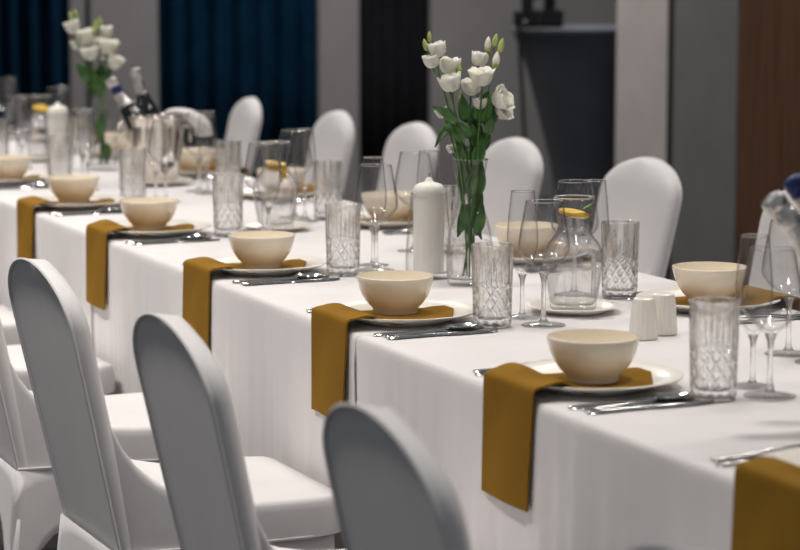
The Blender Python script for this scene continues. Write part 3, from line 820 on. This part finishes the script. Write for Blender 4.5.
def bouquet(base, ppm, px0, py0, stems, wherelab, seed):
    """stems: dicts with image-like (right, up) offsets in units of 1/ppm metres from the vase foot, spread in depth."""
    rnd = random.Random(seed)
    base = Vector(base)
    def P(px, py, dep=0.0):
        return base + RIGHT * ((px - px0) / ppm) + Vector((0, 0, (py0 - py) / ppm)) + FWD * dep
    for s in stems:
        t = thing('cut_flower', base)
        dep = s.get('dep', 0.0)
        head = P(*s['head'], dep)
        a = rnd.uniform(0, 2 * PI)
        foot = base + Vector((0.014 * math.cos(a), 0.014 * math.sin(a), 0.0165))
        neck = base + Vector((0.010 * math.cos(a + 2.4), 0.010 * math.sin(a + 2.4), 0.180)) + RIGHT * max(-0.009, min(0.009, 0.25 * (head - base).dot(RIGHT)))
        mid = neck.lerp(head, 0.5) + RIGHT * (-0.12 * (head - neck).dot(RIGHT))
        path = [Vector(q) for q in smooth_prof([tuple(foot), tuple(neck), tuple(mid), tuple(head)], 6)]
        loc = lambda pts: [Vector(p) - base for p in pts]
        def part(name, data, mat, parent=t, sharp=None):
            return obj(name, loc(data[0]), data[1], mat, parent, True, sharp)
        part('stem', tube_data(path, 0.0019, 7), 'stem')
        end = (path[-1] - path[-3]).normalized()
        for i, (kind, px, py, size, op) in enumerate(s['tops']):
            c = P(px, py, dep + rnd.uniform(-0.008, 0.008))
            axis = s['ax'].normalized() if 'ax' in s and kind == 'f' and i < 2 else (end * 0.6 + (c - path[-4]).normalized() * 0.6 + Vector((rnd.uniform(-.2, .2), rnd.uniform(-.2, .2), 0.35)) - FWD * 0.10).normalized()
            low = c - axis * size * 0.5
            if (low - path[-1]).length > 0.006:
                q = min(path[-8:], key=lambda w_: (w_ - low).length + max(0, w_.z - low.z + 0.01) * 4)
                part('side_stem', tube_data([q, q.lerp(low, 0.5) + Vector((0, 0, -0.003)), low], 0.0013, 6), 'stem')
            if kind == 'f':
                part('blossom', blossom_data(low, axis, size * 0.97, rnd, op, 4 if op > 0.85 else 3), 'petal')
                part('calyx', bud_data(low - axis * 0.003, axis, size * 0.35, size * 0.16), 'stem')
            else:
                part('bud', bud_data(low, axis, size, size * 0.23), 'petal' if op > 0.5 else 'bud')
                part('calyx', bud_data(low - axis * 0.002, axis, size * 0.55, size * 0.215), 'bud')
        for (x0, y0, x1, y1, wd, dr) in s.get('leaves', []):
            ld = dep * 0.6 + rnd.uniform(-0.012, 0.012) if y0 < py0 - 125 * ppm / 498 else rnd.uniform(-0.006, 0.006)
            part('leaf', leaf_data(P(x0, y0, ld), P(x1, y1, ld + rnd.uniform(-0.012, 0.012)), wd * 1.35, dr, rnd), 'leaf')
        tag(t, s['label'] + ' ' + wherelab, 'flower', 'flower stems ' + wherelab)
VA = (0.448, 1.675, ZT + 0.0008)
v1 = make_vase(); v1.location = VA; tag(v1, 'hourglass glass vase of white flowers beside the pillar candle', 'vase')
A = [
 dict(head=(434, 58), dep=-0.02, label='tall stem with paired white blossoms and green buds', tops=[('f', 436, 48, 0.033, 0.15), ('f', 430, 59, 0.030, 0.3), ('b', 424, 43, 0.024, 0), ('b', 428, 35, 0.020, 0)], leaves=[(462, 192, 458, 158, 0.022, 0.0), (460, 140, 452, 112, 0.02, 0.0), (456, 123, 429, 104, 0.016, 0.006), (452, 122, 447, 103, 0.016, 0.0)]),
 dict(head=(448, 70), dep=0.01, label='stem with a white goblet blossom and one side bud', tops=[('f', 448, 64, 0.038, 0.45), ('b', 457, 67, 0.026, 0)], leaves=[(475, 194, 481, 160, 0.022, 0.0), (464, 118, 460, 92, 0.018, 0.0), (466, 166, 457, 132, 0.020, 0.0), (455, 127, 434, 145, 0.017, 0.014)]),
 dict(head=(448, 88), dep=-0.03, label='stem with a broad white blossom leaning off the vase', tops=[('f', 448.5, 80, 0.040, 0.55)], leaves=[(468, 186, 463, 150, 0.022, 0.0), (474, 232, 481, 200, 0.018, 0.0), (469, 136, 456, 120, 0.020, 0.0), (466, 200, 456, 234, 0.018, 0.0)]),
 dict(head=(469, 93), dep=0.015, label='short stem with a half-open white blossom', tops=[('f', 470, 85, 0.037, 0.5), ('b', 460, 95, 0.026, 0)], leaves=[(472, 180, 479, 150, 0.022, 0.0), (474, 145, 466, 118, 0.02, 0.0), (471, 120, 457, 101, 0.024, 0.0), (472, 124, 476, 101, 0.018, 0.0)]),
 dict(head=(478, 68), dep=0.03, label='upright stem with a narrow white blossom', tops=[('f', 478, 58, 0.032, 0.2)], leaves=[(465, 228, 460, 198, 0.018, 0.0), (480, 150, 487, 124, 0.02, 0.0), (476, 138, 470, 110, 0.020, 0.0), (474, 166, 482, 132, 0.020, 0.0)]),
 dict(head=(480, 83), dep=-0.02, label='stem with a flared white blossom', tops=[('f', 479, 74, 0.041, 0.8)], leaves=[(478, 122, 487, 88, 0.028, 0.0), (470, 203, 481, 236, 0.018, 0.0), (483, 132, 489, 112, 0.018, 0.0)]),
 dict(head=(492, 112), dep=0.0, ax=RIGHT * 0.75 - FWD * 0.45 + Vector((0, 0, 0.45)), label='stem with the fullest ruffled white blossom', tops=[('f', 499, 97, 0.040, 1.0), ('f', 500, 108, 0.036, 1.0), ('f', 478, 101, 0.026, 0.4)], leaves=[(483, 126, 493, 97, 0.024, 0.0), (470, 168, 470, 136, 0.020, 0.0)]),
 dict(head=(493, 62), dep=0.015, label='tall stem topped by four closed buds', tops=[('b', 486, 43, 0.030, 1), ('b', 493, 39, 0.025, 0), ('b', 499, 44, 0.028, 0), ('b', 494, 58, 0.033, 1)], leaves=[(468, 196, 470, 168, 0.020, 0.0), (478, 160, 476, 130, 0.018, 0.0)]),
 dict(head=(445, 118), dep=0.02, label='short stem with small low blossoms', tops=[('f', 441, 111, 0.024, 0.4), ('f', 451, 147, 0.020, 0.3), ('f', 470, 140, 0.022, 0.4)], leaves=[(462, 160, 458, 140, 0.018, 0.0), (474, 210, 479, 182, 0.018, 0.0)]),
]
bouquet((VA[0], VA[1], VA[2]), 498, 468.5, 281, A, 'in the vase by the candle', 3)
VB = (0.525, 4.56, ZT + 0.0008)
v2 = make_vase(); v2.location = VB; tag(v2, 'hourglass glass vase of white flowers behind the silver ice bucket', 'vase')
B = [
 dict(head=(70, 36), dep=-0.02, label='tall stem with a white blossom under green buds', tops=[('f', 69, 27, 0.044, 0.4), ('b', 68, 16, 0.028, 0), ('b', 73, 14, 0.028, 0)], leaves=[(88, 80, 72, 62, 0.03, 0.0)]),
 dict(head=(80, 46), dep=0.02, label='stem with a broad white blossom', tops=[('f', 81, 37, 0.055, 0.7)], leaves=[(88, 84, 80, 66, 0.03, 0.0), (90, 98, 84, 72, 0.03, 0)]),
 dict(head=(93, 34), dep=0.0, label='tall stem topped by green buds', tops=[('b', 92, 25, 0.034, 0), ('b', 96, 22, 0.03, 0), ('b', 90, 30, 0.03, 0)], leaves=[(93, 85, 96, 64, 0.03, 0.0)]),
 dict(head=(100, 42), dep=0.03, label='stem with a small white blossom', tops=[('f', 101, 32, 0.038, 0.4)], leaves=[(96, 86, 108, 68, 0.03, 0.0)]),
 dict(head=(103, 55), dep=-0.02, label='stem with an open white blossom', tops=[('f', 105, 46, 0.052, 0.8)], leaves=[(98, 90, 104, 72, 0.028, 0.0)]),
 dict(head=(88, 60), dep=-0.03, label='short stem with an open white blossom', tops=[('f', 87, 53, 0.050, 0.7)], leaves=[(86, 82, 76, 76, 0.03, 0.0)]),
 dict(head=(106, 70), dep=0.0, label='leaning stem with a low white blossom', tops=[('f', 110, 62, 0.050, 0.8)], leaves=[(94, 140, 98, 112, 0.03, 0.0)]),
 dict(head=(75, 52), dep=0.02, label='stem with paired small white blossoms', tops=[('f', 72, 45, 0.036, 0.5), ('f', 98, 57, 0.034, 0.5), ('f', 92, 42, 0.034, 0.5)], leaves=[(97, 142, 100, 164, 0.03, 0.0), (95, 100, 90, 70, 0.03, 0)]),
]
bouquet(VB, 322, 97.5, 170, B, 'in the vase behind the ice bucket', 5)

# pillar candles in tapered glass
def make_candle(x, y, wh, h, seed):
    rnd = random.Random(seed)
    hg = thing('candle_glass', (x, y, ZT + 0.0012))
    outer = smooth_prof([(0.0450, 0.004), (0.0475, 0.020), (0.0470, 0.060), (0.0430, 0.110), (0.0385, 0.150), (0.0365, 0.172)], 5)
    inner = [(r - 0.0022, z) for r, z in outer if z > 0.014]
    lathe('glass_body', [(0, 0), (0.042, 0)] + outer + [(0.0356, 0.1728)] + inner[::-1] + [(0.041, 0.012), (0, 0.011)], 'vase_glass', hg, 48, False, 1.0)
    ring = [(0.0358 + 0.0014 * math.cos(a), 0.1726 + 0.0014 * math.sin(a)) for a in [2 * PI * k / 8 for k in range(8)]]
    lathe('lip', ring, 'stem_glass', hg, 48, True, 2.0)
    tag(hg, 'tapered clear glass holding the ivory pillar candle ' + wh, 'candle holder')
    c = thing('pillar_candle', (x, y, ZT + 0.0135))
    R = 0.0318
    lathe('wax', [(0, 0), (R - 0.001, 0), (R, 0.002), (R, h - 0.010), (R - 0.0012, h - 0.004), (R - 0.004, h + 0.001), (R - 0.009, h + 0.0045), (R - 0.016, h + 0.0065), (0.0095, h + 0.0085), (0.0070, h + 0.0125), (0.0050, h + 0.0165), (0.002, h + 0.0175), (0, h + 0.0178)], 'wax', c, 40, False, 0.9)
    tube('wick', [(0, 0, h + 0.016), (0.0005, 0, h + 0.021), (0.0018, 0.0005, h + 0.026)], 0.0011, 'wick', c, 6)
    tag(c, 'ivory pillar candle standing in clear glass ' + wh, 'candle')
make_candle(0.412, 1.795, 'beside the flower vase', 0.176, 1)
make_candle(0.392, 4.600, 'by the navy curtain end', 0.180, 2)

# salt and pepper shakers
def make_shaker():
    t = thing('salt_shaker')
    seg = 72
    vs, fs = [], []
    prof = [(0.0225, 0.0), (0.0242, 0.0015), (0.0245, 0.006), (0.0215, 0.045), (0.0195, 0.063), (0.0185, 0.0670)]
    for i, (r, z) in enumerate(prof):
        for k in range(seg):
            rib = 0.0005 * (1 if (k // 2) % 2 else -1) if 1 < i < 5 else 0
            a = 2 * PI * k / seg
            vs.append(((r + rib) * math.cos(a), (r + rib) * math.sin(a), z))
    for i in range(len(prof) - 1):
        for k in range(seg):
            k2 = (k + 1) % seg
            fs.append((i * seg + k, i * seg + k2, (i + 1) * seg + k2, (i + 1) * seg + k))
    fs.append(tuple(range(seg)))
    obj('body', vs, fs, 'shaker', t, True, 0.9)
    lathe('cap', [(0.0187, 0.0665), (0.0178, 0.0690), (0.0140, 0.0705), (0, 0.0712)], 'shaker', t, 40)
    for k in range(5):
        a = 2 * PI * k / 5
        lathe('hole', [(0, 0.0712), (0.0008, 0.0712), (0.0008, 0.0716), (0, 0.0716)], 'wick', t, 8, off=(0.006 * math.cos(a), 0.006 * math.sin(a), -0.0004))
    return t
sh = make_shaker()
place(sh, (0.430, 0.932, ZT + 0.0012), 0, 'ribbed ivory shaker standing before its twin', 'shaker', 'salt and pepper shakers')
place(sh, (0.487, 0.965, ZT + 0.0012), 0.5, 'ribbed ivory shaker partly hidden behind its twin', 'shaker', 'salt and pepper shakers')

# ice buckets with bottles
def make_bucket():
    t = thing('ice_bucket')
    lathe('pail', [(0, 0), (0.062, 0), (0.066, 0.003), (0.0685, 0.012), (0.0770, 0.080), (0.0860, 0.160), (0.0895, 0.186), (0.0925, 0.190), (0.0930, 0.194), (0.0905, 0.197), (0.0878, 0.193), (0.0840, 0.160), (0.0750, 0.080), (0.0665, 0.014), (0.060, 0.006), (0, 0.005)], 'bucket', t, 64, False, 0.9)
    for s in (-1, 1):
        vs, fs = lathe_data([(0, 0), (0.010, 0), (0.010, 0.008), (0.007, 0.012), (0, 0.013)], 16)
        m = Matrix.Rotation(PI / 2, 4, 'Y')
        k = obj('handle_boss', [m @ Vector(p) for p in vs], fs, 'bucket', t, True, 0.8)
        k.location = (s * 0.0870, 0, 0.168); k.rotation_euler = (0, 0, 0 if s > 0 else PI)
        ring = [(s * 0.1025, 0.026 * math.sin(2 * PI * i / 24), 0.146 + 0.026 * math.cos(2 * PI * i / 24)) for i in range(25)]
        tube('ring_handle', ring, 0.003, 'bucket', t, 8)
    return t
def make_bottle(foil, band, low=0.236):
    t = thing('wine_bottle')
    neck = [(0.0345, 0.165), (0.0315, 0.190), (0.0215, 0.220), (0.0150, 0.245), (0.0142, 0.262)]
    lathe('glass_body', [(0, 0.004), (0.028, 0.0), (0.0335, 0.004), (0.0345, 0.02)] + neck + [(0, 0.262)], 'bottle', t, 36, False, 0.8)
    prof = []
    for k in range(9):
        z = low + (0.290 - low) * k / 8
        r = 0.0150
        for (r0, z0), (r1, z1) in zip(neck[:-1], neck[1:]):
            if z0 <= z <= z1: r = r0 + (r1 - r0) * (z - z0) / (z1 - z0)
        prof.append((max(r, 0.0150) + 0.0007, z))
    vs, fs = lathe_data(prof + [(0.0152, 0.292), (0.0172, 0.295), (0.0174, 0.301), (0.0172, 0.306), (0.0160, 0.310), (0.010, 0.313), (0, 0.3135)], 40)
    out = []
    for v in vs:                      # hand-wrapped foil is not quite round
        v = Vector(v); n = noise.noise(v * 170) * 0.0016
        rr = math.hypot(v.x, v.y)
        if rr > 0.002: v.x *= 1 + max(-0.0004, n) / rr; v.y *= 1 + max(-0.0004, n) / rr
        out.append(v)
    obj('foil', out, fs, foil, t, True, 0.6)
    lathe('foil_band', [(0.0164, 0.262), (0.0168, 0.263), (0.0168, 0.283), (0.0164, 0.284)], band, t, 28, False, 0.8)
    lathe('bottle_label', [(0.0348, 0.055), (0.0349, 0.056), (0.0349, 0.139), (0.0348, 0.14)], 'label', t, 36)
    return t
def put_bottle(b, foot, tip):
    foot, tip = Vector(foot), Vector(tip)
    b.location = foot; b.rotation_euler = (tip - foot).to_track_quat('Z', 'Y').to_euler()
SB = (0.522, 4.012)
place(saucer, (SB[0], SB[1], ZT + 0.0005), 0.3, 'ivory saucer under the silver ice bucket', 'saucer', 'saucers under carafes and bucket').scale = (1.25, 1.25, 1.0)
bk = make_bucket(); place(bk, (SB[0], SB[1], ZT + 0.0060), YAW * -1 + 0.12, 'silver ice bucket with two bottles and a draped cloth', 'ice bucket')
bt = make_bottle('foil', 'bluefoil', 0.222); 
c0 = Vector((SB[0], SB[1], ZT))
put_bottle(bt, c0 + RIGHT * 0.036 - FWD * 0.035 + Vector((0, 0, 0.042)), c0 + RIGHT * -0.140 - FWD * 0.03 + Vector((0, 0, 0.335)))
tag(bt, 'dark bottle with silver foil and navy band tilted in the silver bucket', 'bottle')
b2 = make_bottle('foil', 'foil')
put_bottle(b2, c0 + RIGHT * 0.022 + FWD * 0.037 + Vector((0, 0, 0.035)), c0 + RIGHT * -0.055 + FWD * 0.03 + Vector((0, 0, 0.325)))
tag(b2, 'black bottle with plain silver foil in the silver bucket', 'bottle')
# cloth draped over the bucket rim
pth = smooth_prof([(0.020, 0.03, 0.180), (0.045, 0.01, 0.204), (0.078, -0.005, 0.206), (0.106, -0.010, 0.198), (0.126, -0.012, 0.184), (0.142, -0.013, 0.166), (0.144, -0.013, 0.142)], 4)
vs, fs = tube_data([c0 + RIGHT * r_ + FWD * f_ + Vector((0, 0, z_)) for r_, f_, z_ in pth], [0.010 + 0.013 * min(1, i / 18) - (0.008 if i == len(pth) - 1 else 0) for i in range(len(pth))], 20)
for i, v in enumerate(vs):          # gathered pleats along the roll
    ax = pth[i // 20]; o_ = c0 + RIGHT * ax[0] + FWD * ax[1] + Vector((0, 0, ax[2]))
    vs[i] = o_ + (v - o_) * (1 + 0.22 * math.cos(6 * 2 * PI * (i % 20) / 20))
tag(obj('service_cloth', vs, fs, 'cloth'), 'white service cloth draped over the rim of the silver bucket', 'cloth')
# second bucket further down the table
SB2 = (0.360, 0.110)
place(saucer, (SB2[0], SB2[1], ZT + 0.0005), 0.3, 'ivory saucer under the bottle bucket near the salt shakers', 'saucer', 'saucers under carafes and bucket').scale = (1.25, 1.25, 1.0)
place(bk, (SB2[0], SB2[1], ZT + 0.0060), 0.7, 'silver ice bucket near the salt shakers, bottle necks tilting out', 'ice bucket')
c1 = Vector((SB2[0], SB2[1], ZT))
b3 = make_bottle('foil', 'foil', 0.215)
put_bottle(b3, c1 + RIGHT * 0.022 - FWD * 0.035 + Vector((0, 0, 0.085)), c1 + RIGHT * -0.190 + FWD * -0.035 + Vector((0, 0, 0.338)))
tag(b3, 'bottle neck in crumpled silver foil tilting over the wine glasses', 'bottle')
b4 = make_bottle('bluefoil', 'foil')
put_bottle(b4, c1 + RIGHT * 0.025 + FWD * 0.037 + Vector((0, 0, 0.075)), c1 + RIGHT * -0.145 + FWD * 0.05 + Vector((0, 0, 0.362)))
tag(b4, 'bottle neck in navy foil beside the silver-foiled neck', 'bottle')
